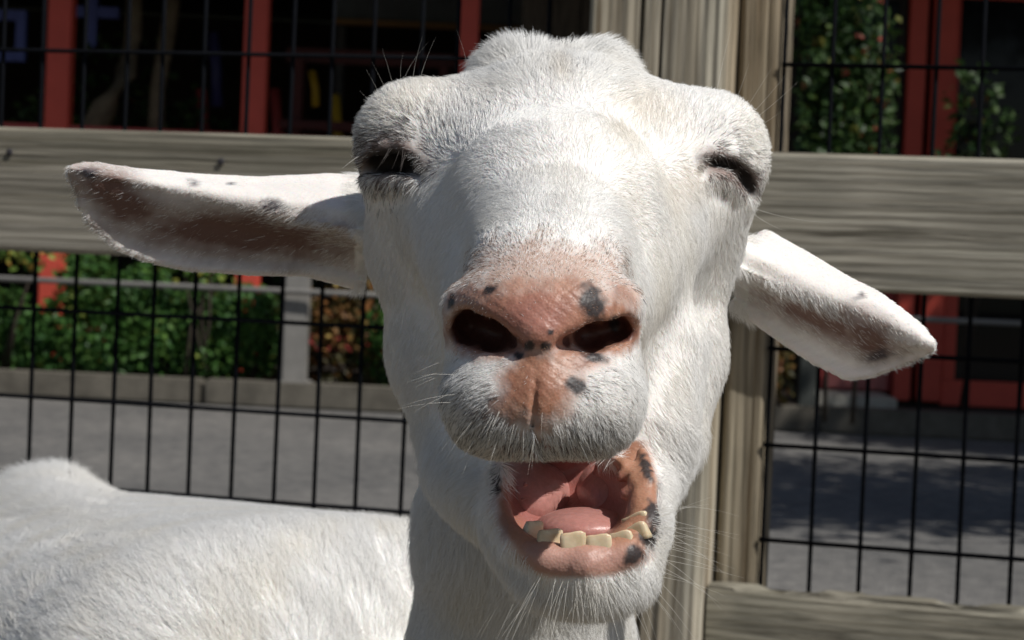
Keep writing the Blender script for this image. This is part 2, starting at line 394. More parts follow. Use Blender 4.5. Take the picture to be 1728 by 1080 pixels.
x0_, x1_ = X(470,14.6), X(765,14.6); z_ = Zh(600,98,14.6)
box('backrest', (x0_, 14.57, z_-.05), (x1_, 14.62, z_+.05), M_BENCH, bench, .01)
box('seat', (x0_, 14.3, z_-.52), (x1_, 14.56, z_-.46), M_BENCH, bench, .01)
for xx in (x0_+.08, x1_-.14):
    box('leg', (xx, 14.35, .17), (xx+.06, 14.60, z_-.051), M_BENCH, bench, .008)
refl = empty('reflection_panel', tuple(at(640,40,15.8))); tag(refl, 'dark grey panel with tan lower edge standing in for a reflecting window inside the pavilion', 'reflection panel')  # flat grey panel added in place of a window's reflection
box('panel', (X(545,15.8), 15.8, Zh(600,34,15.8)), (X(900,15.8), 15.84, 2.95), plain('grey_panel', (.12,.14,.15), .6), refl, .006)
box('ledge', (X(545,15.8), 15.75, Zh(600,44,15.8)), (X(900,15.8), 15.84, Zh(600,34,15.8)-.002), plain('tan_ledge', (.28,.16,.06), .6), refl, .006)
for u_ in (560, 880): box('leg', (X(u_,15.8)-.03, 15.79, .17), (X(u_,15.8)+.03, 15.838, Zh(600,44,15.8)-.002), plain('grey_leg', (.06,.06,.06), .6), refl, .006)

# ------------------------------------------------------------------ plants
def leaf_mat(name, cols, rough=.5):
    m, n, l, bs = mat(name); a = n.new('ShaderNodeAttribute'); a.attribute_name = 'leaf_tone'
    r = ramp(n, cols); l.new(a.outputs['Fac'], r.inputs[0]); l.new(r.outputs[0], bs.inputs['Base Color'])
    bs.inputs['Roughness'].default_value = rough; bs.inputs['Specular IOR Level'].default_value = .35
    tr = n.new('ShaderNodeBsdfTranslucent'); l.new(r.outputs[0], tr.inputs[0]); mx = n.new('ShaderNodeMixShader'); mx.inputs[0].default_value = .3
    out = n['Material Output']; l.new(bs.outputs[0], mx.inputs[1]); l.new(tr.outputs[0], mx.inputs[2]); l.new(mx.outputs[0], out.inputs[0])
    return m
M_HEDGE = leaf_mat('hedge_leaves', [(0,(.025,.075,.018)),(.45,(.065,.16,.035)),(.82,(.13,.24,.05)),(.96,(.34,.32,.06)),(1,(.42,.26,.06))])
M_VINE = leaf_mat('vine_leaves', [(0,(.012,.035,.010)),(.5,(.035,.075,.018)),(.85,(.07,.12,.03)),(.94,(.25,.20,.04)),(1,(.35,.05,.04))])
M_AUT = leaf_mat('autumn_leaves', [(0,(.03,.03,.012)),(.35,(.10,.09,.03)),(.6,(.28,.12,.04)),(.8,(.40,.30,.09)),(1,(.45,.20,.12))])
M_TREE = leaf_mat('tree_leaves', [(0,(.03,.06,.015)),(1,(.08,.13,.03))])
M_STEM = plain('brown_stem', (.035,.026,.018), .9, .3, 20)
def leaves(C, size, up, seed, tone):
    g = np.random.default_rng(seed); n = len(C)
    a = g.normal(size=(n,3)); a /= np.linalg.norm(a, axis=1)[:,None]
    nr = g.normal(size=(n,3))+np.array(up); nr -= a*(nr*a).sum(1)[:,None]; nr /= np.linalg.norm(nr, axis=1)[:,None]
    b = np.cross(nr, a); s = size*g.uniform(.6,1.35,n)[:,None]
    base, tip = C-a*s*.5, C+a*s*.5
    l1, r1 = C+b*s*.32+nr*s*.10-a*s*.05, C-b*s*.32+nr*s*.10-a*s*.05
    V = np.stack([base, r1, tip, l1], 1).reshape(-1,3)
    i = np.arange(n)*4
    F = np.concatenate([np.stack([i,i+1,i+2],1), np.stack([i,i+2,i+3],1)])
    return V, F, np.repeat(tone, 4)
def shrub(name, c, r, n, size, m, label, group, seed, stems=5, cat='shrub', lumps=9, base=.12, bias=0.0):
    g = np.random.default_rng(seed); c = np.array(c, float); r = np.array(r, float)
    # clumped crown: leaves gather around random lumps
    L = g.normal(size=(lumps,3)); L /= np.linalg.norm(L, axis=1)[:,None]; L = c+L*r*g.uniform(.35,.75,(lumps,1))
    k = g.integers(0, lumps, n); d = g.normal(size=(n,3)); d /= np.linalg.norm(d, axis=1)[:,None]
    Cc = L[k]+d*r*np.array([.5,.5,.45])*g.uniform(.45,1.0,(n,1))**.6*1.0
    keep = Cc[:,2] > base+.01; Cc = Cc[keep]; k = k[keep]
    tone = np.clip(g.normal(.42,.2,len(Cc))+.12*g.normal(size=lumps)[k]+bias, 0, 1); tone = np.minimum(tone, .88) if m is M_HEDGE and not bias else tone
    V, F, T = leaves(Cc, size, (0,-.3,1.0), seed, tone)
    e = empty(name, (c[0], c[1], base)); tag(e, label, cat, group)
    me = bpy.data.meshes.new('foliage'); me.from_pydata(V.tolist(), [], F.tolist()); at_ = me.attributes.new('leaf_tone', 'FLOAT', 'POINT'); at_.data.foreach_set('value', T.astype(np.float32))
    tag(link('foliage', me, m, e), kind='stuff')
    for s in range(stems):
        q = L[g.integers(0, lumps)]; a = np.array([c[0]+g.normal()*r[0]*.2, c[1]+g.normal()*r[1]*.2, base-.01])
        V2, F2 = tube([a, (a+q)/2+g.normal(size=3)*.04, q], [.014,.010,.004], 6); link('stem', mesh('stem', V2, F2, True), M_STEM, e)
    return e
HG = 'shrubs planted along the kerb'
hs = [(-110,560,.60,.42,M_HEDGE),(10,575,.42,.27,M_HEDGE),(175,548,.42,.44,M_HEDGE),(290,560,.45,.38,M_HEDGE),(395,565,.45,.38,M_HEDGE),(575,555,.42,.42,M_AUT),(690,560,.4,.42,M_HEDGE)]
hl = ['green hedge shrub cut by the left edge of the picture, below the rail','low green hedge shrub in front of the leftmost red post foot','taller green hedge shrub right of the leftmost red post foot','green hedge shrub below the middle of the left ear','green and yellowing hedge shrub just left of the grey railing post','loose reddish shrub between the grey railing post and the goat','green hedge shrub half hidden behind the goat cheek']
for i, (u_, v_, rx_, rz_, m_) in enumerate(hs):
    x_ = X(u_, 12.95); y_ = 12.98-.03*x_
    shrub('hedge_shrub', (x_, y_, .12+rz_*.72), (rx_, .22, rz_), 3600 if m_ is M_HEDGE else 1500, .055, m_, hl[i], HG, 20+i, 6, lumps=14)
for i, (u_, z_, lab) in enumerate(((330,.72,'sparse yellow sprig rising above the hedge under the left ear'),(14,.82,'sparse yellow sprig in front of the leftmost red post'))):
    shrub('sprig', (X(u_,12.8), 12.85, z_), (.28,.15,.18), 75, .06, M_HEDGE, lab, 'yellow sprigs above the hedge', 60+i, 4, 'sprig', lumps=6, bias=.34)
# climbing shrub seen over and under the right rail
shrub('climbing_shrub', (X(1412,11.6), 11.75, 1.95), (.36,.28,1.0), 4200, .062, M_VINE, 'tall dark green climbing shrub with red blossoms over the right rail', None, 80, 2, lumps=22)
shrub('autumn_shrub', (X(1318,12.2), 12.45, .55), (.20,.2,.50), 1500, .055, M_AUT, 'autumn coloured shrub between fence post and red door', None, 81, 5, lumps=12)
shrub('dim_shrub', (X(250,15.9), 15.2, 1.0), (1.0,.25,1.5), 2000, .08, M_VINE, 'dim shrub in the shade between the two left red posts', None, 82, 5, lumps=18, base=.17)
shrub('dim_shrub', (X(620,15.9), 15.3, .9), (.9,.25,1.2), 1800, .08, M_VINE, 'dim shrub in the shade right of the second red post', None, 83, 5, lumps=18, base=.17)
shrub('dim_shrub', (X(1660,12.6), 13.0, 1.9), (.30,.12,.45), 260, .07, M_VINE, 'sparse dark sprays in front of the right window', None, 84, 3, lumps=8)
# tree beside the path, right of the view, whose crown dapples the asphalt
def tree(loc, h, cr, n, seed, label='leafy tree right of the path that dapples the asphalt'):
    g = np.random.default_rng(seed); e = empty('tree', loc); tag(e, label, 'tree')
    b = np.array(loc, float); top = b+np.array([0,0,h])
    V, F = tube([b-np.array([0,0,.1]), b+np.array([.05,0,h*.3]), b+np.array([-.05,.05,h*.6]), top], [.17,.13,.10,.04], 12); link('trunk', mesh('trunk', V, F, True), M_BARK, e)
    pts = []
    for i in range(46):
        d = g.normal(size=3); d /= np.linalg.norm(d); q = top+d*np.array(cr)*g.uniform(.35,1)
        if i < 16:
            V, F = tube([b+np.array([0,0,h*g.uniform(.45,.8)]), (top+q)/2+g.normal(size=3)*.1, q], [.05,.035,.012], 7); link('limb', mesh('limb', V, F, True), M_BARK, e)
        pts.append(q+g.normal(size=(n//46,3))*np.array(cr)*.16)
    Cc = np.concatenate(pts); V, F, T = leaves(Cc, .11, (0,0,1), seed, np.clip(g.normal(.5,.2,len(Cc)),0,1))
    me = bpy.data.meshes.new('crown'); me.from_pydata(V.tolist(), [], F.tolist()); at_ = me.attributes.new('leaf_tone','FLOAT','POINT'); at_.data.foreach_set('value', T.astype(np.float32))
    tag(link('crown', me, M_TREE, e), kind='stuff')
tree((5.4,6.9,0), 4.3, (2.2,1.9,1.3), 19000, 90)
tree((6.5,10.2,0), 4.6, (1.95,1.7,1.5), 36000, 91, 'second leafy tree farther along the path, shading the red door')

# ------------------------------------------------------------------ goat
# ---- goat sculpt (signed distance field, camera-aligned metres: x right, y depth, z up)
FPX = 3600.0
def P(u, v, d): return np.array([(u-864)*d/FPX, d, (540-v)*d/FPX], dtype=np.float64)
def seg(a, b, st): return np.arange(a, b, st)
class Field:
    def __init__(s, q=1.0, axes=None):
        f = 0.0015*q
        if axes is not None:
            s.ax = axes; s.F = np.full([len(a) for a in axes], 1.0, np.float32); return
        s.ax = [np.concatenate([seg(-1.0,-.22,.012), seg(-.22,-.115,.003), seg(-.115,-.03,f), seg(-.03,.05,f*.6), seg(.05,.115,f), seg(.115,.20,.003), seg(.20,.26,.008)]),
                np.concatenate([seg(.675,.755,f*.6), seg(.755,.83,f), seg(.83,1.02,.002*q), seg(1.02,1.12,.005), seg(1.12,2.4,.014)]),
                np.concatenate([seg(-.98,-.20,.014), seg(-.20,-.15,.004), seg(-.15,-.06,f), seg(-.06,.025,f*.6), seg(.025,.155,f), seg(.155,.17,.006)])]
        s.F = np.full([len(a) for a in s.ax], 1.0, np.float32)
    def surf(s, u, v, d0=.66, d1=1.3, n=1600):
        d = np.linspace(d0, d1, n); q = P(u, v, 1.0)
        i = [np.clip(np.searchsorted(a, q[j]*d)-1, 0, len(a)-2) for j, a in enumerate(s.ax)]
        w = [np.clip((q[j]*d-a[i[j]])/(a[i[j]+1]-a[i[j]]), 0, 1) for j, a in enumerate(s.ax)]
        val = 0
        for c in range(8):
            b = (c & 1, c >> 1 & 1, c >> 2)
            val = val + s.F[i[0]+b[0], i[1]+b[1], i[2]+b[2]]*np.prod([w[j] if b[j] else 1-w[j] for j in range(3)], 0)
        k = np.nonzero(val < 0)[0]
        return d[k[0]] if len(k) else None
    def at(s, u, v, off=0.0):
        d = s.surf(u, v); return P(u, v, d+off)
    def block(s, lo, hi):
        sl = tuple(slice(max(0, np.searchsorted(a, l)-1), np.searchsorted(a, h)+1) for a, l, h in zip(s.ax, lo, hi))
        g = [s.ax[i][sl[i]].astype(np.float32) for i in range(3)]
        return sl, g[0][:,None,None], g[1][None,:,None], g[2][None,None,:]
    def add(s, fn, lo, hi, k=.01, sub=False):
        m = k+.012 if hi[0]-lo[0] < .4 else k+.05
        sl, X, Y, Z = s.block(lo-m, hi+m)
        d = fn(X, Y, Z).astype(np.float32); A = s.F[sl]
        if sub:
            h = np.clip(.5-.5*(A+d)/k, 0, 1) if k > 0 else (A < -d)
            s.F[sl] = A*(1-h)+(-d)*h + k*h*(1-h)
        else:
            h = np.clip(.5+.5*(d-A)/k, 0, 1)
            s.F[sl] = d*(1-h)+A*h - k*h*(1-h)
    def ell(s, c, r, k=.01, sub=False, rot=None):
        c = np.asarray(c, float); r = np.asarray(r, float)
        R = np.eye(3) if rot is None else rot
        def fn(X, Y, Z):
            a, b, e = X-c[0], Y-c[1], Z-c[2]
            q = [R[i,0]*a+R[i,1]*b+R[i,2]*e for i in range(3)]
            k0 = np.sqrt(sum((q[i]/r[i])**2 for i in range(3)))
            k1 = np.sqrt(sum((q[i]/r[i]**2)**2 for i in range(3)))
            return k0*(k0-1)/np.maximum(k1, 1e-6)
        e = r if rot is None else np.full(3, r.max())
        s.add(fn, c-e, c+e, k, sub)
    def cone(s, a, ra, b, rb, k=.01, sub=False, sc=(1,1,1)):
        a = np.asarray(a, float); b = np.asarray(b, float); sc = np.asarray(sc, float)
        aa, bb = a/sc, b/sc; ab = bb-aa; L2 = ab@ab; ms = sc.min()
        def fn(X, Y, Z):
            x, y, z = X/sc[0]-aa[0], Y/sc[1]-aa[1], Z/sc[2]-aa[2]
            t = np.clip((x*ab[0]+y*ab[1]+z*ab[2])/L2, 0, 1)
            return (np.sqrt((x-t*ab[0])**2+(y-t*ab[1])**2+(z-t*ab[2])**2)-(ra+t*(rb-ra)))*ms
        r = max(ra, rb)*sc
        s.add(fn, np.minimum(a,b)-r, np.maximum(a,b)+r, k, sub)
    def chain(s, pts, k=.01, sub=False, sc=(1,1,1)):
        for (a, ra), (b, rb) in zip(pts[:-1], pts[1:]): s.cone(a, ra, b, rb, k, sub, sc)
def rx(a):
    c, s_ = math.cos(a), math.sin(a); return np.array([[1,0,0],[0,c,s_],[0,-s_,c]])
def rz(a):
    c, s_ = math.cos(a), math.sin(a); return np.array([[c,s_,0],[-s_,c,0],[0,0,1]])
def ry(a):
    c, s_ = math.cos(a), math.sin(a); return np.array([[c,0,s_],[0,1,0],[-s_,0,c]])

def px(n, d): return n*d/FPX

def ear(f, root, tip, w, prof, rootprof, th=.0022, k=.007):
    """thin leaf sheet: axis root->tip; w = (s, top, bottom) half widths; prof/rootprof = bulge toward the viewer over q in -1..1"""
    root, tip = np.asarray(root), np.asarray(tip); ax = tip-root; L = np.linalg.norm(ax); ax = ax/L
    n = np.array([0,-1.0,0]); n = n-ax*(n@ax); n /= np.linalg.norm(n)
    t_ = np.cross(n, ax); t_ = t_ if t_[2] > 0 else -t_
    qs = np.linspace(-1, 1, 81)
    def smo(p):
        y = np.interp(qs, *p)
        for _ in range(6): y = np.convolve(np.pad(y, 1, mode='edge'), [.25,.5,.25], 'valid')
        return y
    A, B = smo(prof), smo(rootprof); dA, dB = np.gradient(A, qs), np.gradient(B, qs)
    def fn(X, Y, Z):
        x, y, z = X-root[0], Y-root[1], Z-root[2]
        s = (x*ax[0]+y*ax[1]+z*ax[2])/L; t = x*t_[0]+y*t_[1]+z*t_[2]; m = x*n[0]+y*n[1]+z*n[2]
        sc = np.clip(s, 0, 1)
        wt = np.interp(sc, w[0], w[1])+1e-4; wb = np.interp(sc, w[0], w[2])+1e-4
        tc = np.clip(t, -wb, wt); q = np.where(tc > 0, tc/wt, tc/wb)
        g = np.clip(1-sc, 0, 1)
        m0 = np.interp(q, qs, A)*(.85+.15*g)*np.sqrt(np.clip((1-sc)/.22, .01, 1))+np.interp(q, qs, B)*g*g
        sl = (np.interp(q, qs, dA)*(.85+.15*g)*np.sqrt(np.clip((1-sc)/.22, .01, 1))+np.interp(q, qs, dB)*g*g)/np.where(tc > 0, wt, wb)
        dm = np.abs(m-m0)/np.sqrt(1+np.minimum(sl**2, 3.0))
        ds = np.maximum(np.maximum(-s, s-1), 0)*L
        return np.sqrt(dm**2+(t-tc)**2+ds**2)-th*(1+1.0*np.clip(1-sc*2.0, 0, 1))
    f.add(fn, np.minimum(root, tip)-.045, np.maximum(root, tip)+.045, k)

def loaf(f, a, b, A, B, e=2.5, k=.05):
    ax = b-a; ax[2] = 0; L = np.linalg.norm(ax); ax = ax/L; lat = np.array([-ax[1], ax[0], 0])
    def fn(X, Y, Z):
        t = ((X-a[0])*ax[0]+(Y-a[1])*ax[1])/L; tc = np.clip(t, 0, 1)
        s = (X-a[0])*lat[0]+(Y-a[1])*lat[1]; z = Z-(a[2]+(b[2]-a[2])*tc)
        end = np.abs(t-tc)*L
        w_ = A*(.80+.2*np.sin(np.pi*np.clip(tc*.9+.12, 0, 1)))
        q = (np.abs(s)/w_)**e+(np.abs(z)/B)**e+(end/.12)**e
        return (q**(1/e)-1)*.12
    f.add(fn, np.minimum(a, b)-.2, np.maximum(a, b)+.2, k)

def sculpt(q=1.0):
    f = Field(q)
    # --- body, legs (coarse)
    f.chain([(P(900,560,1.03),.05), (P(886,900,1.03),.0475), (P(880,1100,1.05),.050), (P(850,1450,1.2),.085)], .02)
    loaf(f, np.array([-.135,1.32,-.287]), np.array([-.45,2.02,-.325]), .215, .165)
    f.ell(P(95,893,1.92), (.022,.05,.024), .05)            # hip
    
    for u, d, dx in ((700,1.38,0), (560,1.55,0), (30,1.95,-.02), (200,2.05,-.02)):
        a = P(u, 1330, d); z0 = -.93
        f.chain([(a,.075), (np.array([a[0],a[1],-.55]),.042), (np.array([a[0]+dx,a[1],-.62]),.026), (np.array([a[0],a[1],-.86]),.019), (np.array([a[0],a[1]-.02,z0]),.026)], .03)
    f.chain([(P(-10,1060,2.15),.03), (P(-40,1010,2.2),.02), (P(-60,1020,2.24),.012)], .02)
    # --- skull
    f.ell(P(942,322,.965), (.064,.075,.054), .02)
    f.cone(P(688,222,.908), px(74,.905), P(850,212,.94), px(66,.94), .022)
    f.cone(P(740,262,.908), .020, P(860,270,.90), .030, .03)
    f.cone(P(1207,240,.908), px(75,.905), P(1040,220,.94), px(68,.94), .022)
    f.cone(P(1150,280,.908), .020, P(1030,275,.90), .030, .03)
    f.cone(P(864,146,.942), px(64,.945), P(872,215,1.0), px(80,1.0), .010)
    f.cone(P(1011,154,.942), px(63,.945), P(1006,218,1.0), px(80,1.0), .010)
    f.cone(P(885,168,.95), px(62,.95), P(992,174,.95), px(62,.95), .02)
    # forehead and nose bridge
    f.cone(P(945,268,.905), .037, P(938,345,.845), .031, .022, sc=(1.28,1,1))
    f.cone(P(938,345,.845), .030, P(920,480,.765), .0245, .018, sc=(1.15,1,1))
    # orbits run down into cheeks
    f.cone(P(690,260,.912), px(78,.912), P(706,420,.93), px(74,.93), .012)
    f.cone(P(1204,280,.912), px(80,.912), P(1160,420,.93), px(75,.93), .012)
    # cheeks
    f.chain([(P(704,420,.93), px(74,.93)), (P(742,600,.93), px(76,.93)), (P(783,765,.92), px(72,.92))], .014)
    f.chain([(P(1162,420,.93), px(73,.93)), (P(1140,600,.93), px(74,.93)), (P(1116,740,.915), px(73,.915))], .014)
    # slope from the inner eye corner down to the muzzle
    f.cone(P(765,330,.918), .025, P(828,520,.815), .014, .020)
    f.cone(P(1125,345,.915), .026, P(1020,520,.812), .015, .022)
    f.cone(P(1112,590,.872), .020, P(1098,720,.86), .019, .022)
        # snout mass
    f.cone(P(940,430,.93), .055, P(917,560,.785), .0235, .018, sc=(1.08,1,1))
    f.cone(P(940,640,.93), .05, P(925,640,.79), .019, .018, sc=(1.1,1,1))
    # muzzle: nose pad, nostril wings, upper lip lobes
    f.ell(P(915,535,.747), (.0325,.030,.0225), .010)
    f.cone(P(786,518,.748), px(40,.74), P(866,513,.730), px(38,.73), .005)
    f.cone(P(1046,513,.748), px(40,.74), P(970,513,.730), px(38,.73), .005)
    f.cone(P(866,513,.730), px(36,.73), P(902,562,.720), px(25,.72), .004)
    f.cone(P(970,513,.730), px(36,.73), P(922,562,.720), px(25,.72), .004)
    f.ell(P(836,676,.744), (.0185,.026,.0195), .010)
    f.ell(P(996,676,.744), (.0185,.026,.0200), .010)
    f.ell(P(914,670,.741), (.0175,.0272,.0195), .012)
    f.cone(P(784,555,.757), px(33,.75), P(799,676,.756), px(37,.75), .008)
    f.cone(P(1043,555,.757), px(34,.75), P(1041,676,.756), px(37,.75), .008)
    # lower jaw and chin
    f.cone(P(792,795,.90), px(68,.90), P(900,905,.815), px(62,.815), .014)
    f.cone(P(1100,760,.89), px(66,.89), P(1060,890,.81), px(58,.81), .014)
    f.ell(P(968,885,.805), (.0345,.038,.0300), .010)
    f.ell(P(992,962,.785), (.0240,.025,.0160), .012)
    f.ell(P(945,790,.905), (.042,.055,.045), .02)
    # mouth cavity
    f.ell(P(952,834,.785), (.0250,.054,.0180), .006, sub=True)
    f.ell(P(965,895,.757), (.018,.012,.0030), .003, sub=True)
    # lip roll
    f.chain([(P(838,790,.80), px(14,.79)), (P(842,860,.788), px(16,.78)), (P(866,914,.773), px(17,.77)), (P(920,943,.765), px(22,.77)), (P(990,951,.763), px(24,.77)), (P(1055,936,.766), px(22,.77)), (P(1094,882,.776), px(17,.77)), (P(1094,812,.790), px(13,.77)), (P(1084,765,.806), px(11,.78))], .005)
    # fleshy papillae inside the lip
    for a_ in ((1054,833,.790,10),(1046,806,.796,8),(1064,858,.784,7),(1056,785,.800,7),(1068,815,.790,6),(1072,843,.785,6),(882,842,.787,6),(886,818,.792,6)): f.ell(P(a_[0],a_[1],a_[2]), (px(a_[3],.78),px(a_[3],.78)*1.3,px(a_[3],.78)*1.2), .003)
    # nostrils
    f.nostril = [f.at(868,578), f.at(832,566), f.at(786,558), f.at(950,578), f.at(998,568), f.at(1044,561)]
    f.chain([(f.at(869,582,.002), px(11,.72)), (f.at(834,565,.012), px(29,.72)), (f.at(793,552,.010), px(32,.73))], .0035, True, (1,2.5,1))
    f.chain([(f.at(949,582,.002), px(11,.72)), (f.at(996,567,.013), px(28,.72)), (f.at(1044,555,.011), px(25,.73))], .0035, True, (1,2.5,1))
    # groove of the upper lip
    f.chain([(f.at(906,592), px(4.5,.72)), (f.at(903,650), px(4.5,.72)), (f.at(899,705,-.0004), px(4,.72)), (f.at(899,765,-.0006), px(4,.72))], .0008, True)
    # eyes: lid slits
    f.chain([(f.at(610,286,.003), px(9,.88)), (f.at(640,274,.003), px(19,.88)), (f.at(676,274,.004), px(20,.88)), (f.at(710,294,.002), px(8,.88))], .003, True, (1,2.4,1))
    f.chain([(f.at(614,262,.001), px(6,.88)), (f.at(645,249,.001), px(9,.88)), (f.at(684,250,.001), px(9,.88)), (f.at(716,282,.001), px(6,.88))], .004)
    f.chain([(f.at(625,312,.002), px(7,.88)), (f.at(662,306,.002), px(9,.88)), (f.at(700,308,.002), px(7,.88))], .005)
    f.chain([(f.at(1184,288), px(5,.88)), (f.at(1208,274), px(8,.88)), (f.at(1235,278), px(12,.88)), (f.at(1257,299), px(13,.88)), (f.at(1270,325), px(8,.88))], .0025, True, (1,2.0,1))
    f.chain([(f.at(1180,272,.001), px(6,.88)), (f.at(1208,256,.001), px(8,.88)), (f.at(1242,258,.001), px(9,.88)), (f.at(1268,280,.001), px(7,.88))], .004)
    f.chain([(f.at(1195,302,.001), px(8,.88)), (f.at(1222,304,.001), px(10,.88)), (f.at(1244,322,.001), px(8,.88))], .005)
    # ears
    e = .000261
    ear(f, P(622,394,.965), P(118,288,.945),
        ([0,.17,.375,.56,.7,.81,.92,.97,1], np.array([88,76,51,36,27,20,17,12,3])*e, np.array([84,82,105,120,120,110,72,40,3])*e),
        ([-1,-.85,-.6,-.2,.2,.6,1], [-.013,-.014,-.010,0,.004,.001,-.006]), ([-1,-.6,-.3,.0,.35,.7,1], [-.004,-.006,-.008,.018,.014,.004,-.012]))
    ear(f, P(1248,455,.955), P(1572,584,.915),
        ([0,.25,.46,.65,.77,.9,.97,1], np.array([72,64,55,49,38,24,12,3])*e*.97, np.array([50,76,95,101,76,37,15,3])*e*.97),
        ([-1,-.85,-.6,-.2,.2,.6,1], [-.015,-.016,-.012,0,.004,.001,-.006]), ([-1,-.6,-.3,-.05,.35,.7,1], [-.004,-.006,-.008,.014,.012,.003,-.012]))
    return f

def surface_nets(f):
    F = f.F; ax = f.ax; nx, ny, nz = F.shape
    S = F < 0
    c = np.zeros((nx-1,ny-1,nz-1), np.uint8)
    for i in (0,1):
        for j in (0,1):
            for k in (0,1): c += S[i:nx-1+i, j:ny-1+j, k:nz-1+k]
    ci, cj, ck = np.nonzero((c > 0) & (c < 8))
    idx = np.full(c.shape, -1, np.int32); idx[ci,cj,ck] = np.arange(len(ci))
    acc = np.zeros((len(ci),3)); n = np.zeros(len(ci))
    corners = [(i,j,k) for i in (0,1) for j in (0,1) for k in (0,1)]
    for a in corners:
        for d in range(3):
            if a[d]: continue
            b = list(a); b[d] = 1
            fa = F[ci+a[0], cj+a[1], ck+a[2]].astype(float); fb = F[ci+b[0], cj+b[1], ck+b[2]].astype(float)
            m = (fa < 0) != (fb < 0)
            t = np.where(m, fa/np.where(m, fa-fb, 1), 0)
            p = np.stack([ax[0][ci+a[0]], ax[1][cj+a[1]], ax[2][ck+a[2]]], 1)
            e = [ci+a[0], cj+a[1], ck+a[2]]
            p[:,d] += t*(ax[d][e[d]+1]-ax[d][e[d]])
            acc[m] += p[m]; n[m] += 1
    V = acc/n[:,None]
    quads = []
    for d in range(3):
        o = [0,1,2]; o.remove(d); e1, e2 = o
        sl0 = [slice(1,-1)]*3; sl1 = [slice(1,-1)]*3
        sl0[d] = slice(0,-1); sl1[d] = slice(1,None)
        A = S[tuple(sl0)]; B = S[tuple(sl1)]
        for flip, M in ((0, A & ~B), (1, ~A & B)):
            I = np.stack(np.nonzero(M), 1)
            I[:,e1] += 1; I[:,e2] += 1
            def at(o1, o2):
                J = I.copy(); J[:,e1] -= o1; J[:,e2] -= o2
                return idx[J[:,0],J[:,1],J[:,2]]
            Q = np.stack([at(1,1), at(0,1), at(0,0), at(1,0)], 1)
            if (flip == 1) != (d == 1): Q = Q[:,::-1]
            quads.append(Q)
    return V, np.concatenate(quads)

def smooth_verts(V, Q, n=2, lam=.5):
    for _ in range(n):
        acc = np.zeros_like(V); cnt = np.zeros(len(V))
        for i in range(4):
            for j in (1,3):
                np.add.at(acc, Q[:,i], V[Q[:,(i+j)%4]]); np.add.at(cnt, Q[:,i], 1)
        V = V+lam*(acc/cnt[:,None]-V)
    return V

# ------------------------------------------------------------------ build the goat
fld = sculpt(1.0)
GV, GQ = surface_nets(fld); GV = smooth_verts(GV, GQ, 2)
def vert_normals(V, Q):
    n = np.cross(V[Q[:,2]]-V[Q[:,0]], V[Q[:,3]]-V[Q[:,1]])
    N = np.zeros_like(V)
    for i in range(4): np.add.at(N, Q[:,i], n)
    return N/np.maximum(np.linalg.norm(N, axis=1), 1e-12)[:,None]
GN = vert_normals(GV, GQ)
def proj(V): return 864+FPX*V[:,0]/V[:,1], 540-FPX*V[:,2]/V[:,1]
def blob(u, v, cu, cv, ru, rv, rot=0.0, soft=.35, wob=None):
    c, s_ = math.cos(rot), math.sin(rot); a = ((u-cu)*c+(v-cv)*s_)/ru; b = (-(u-cu)*s_+(v-cv)*c)/rv
    d = np.sqrt(a*a+b*b)
    if wob is not None: d = d+wob
    return np.clip((1+soft-d)/(2*soft), 0, 1)
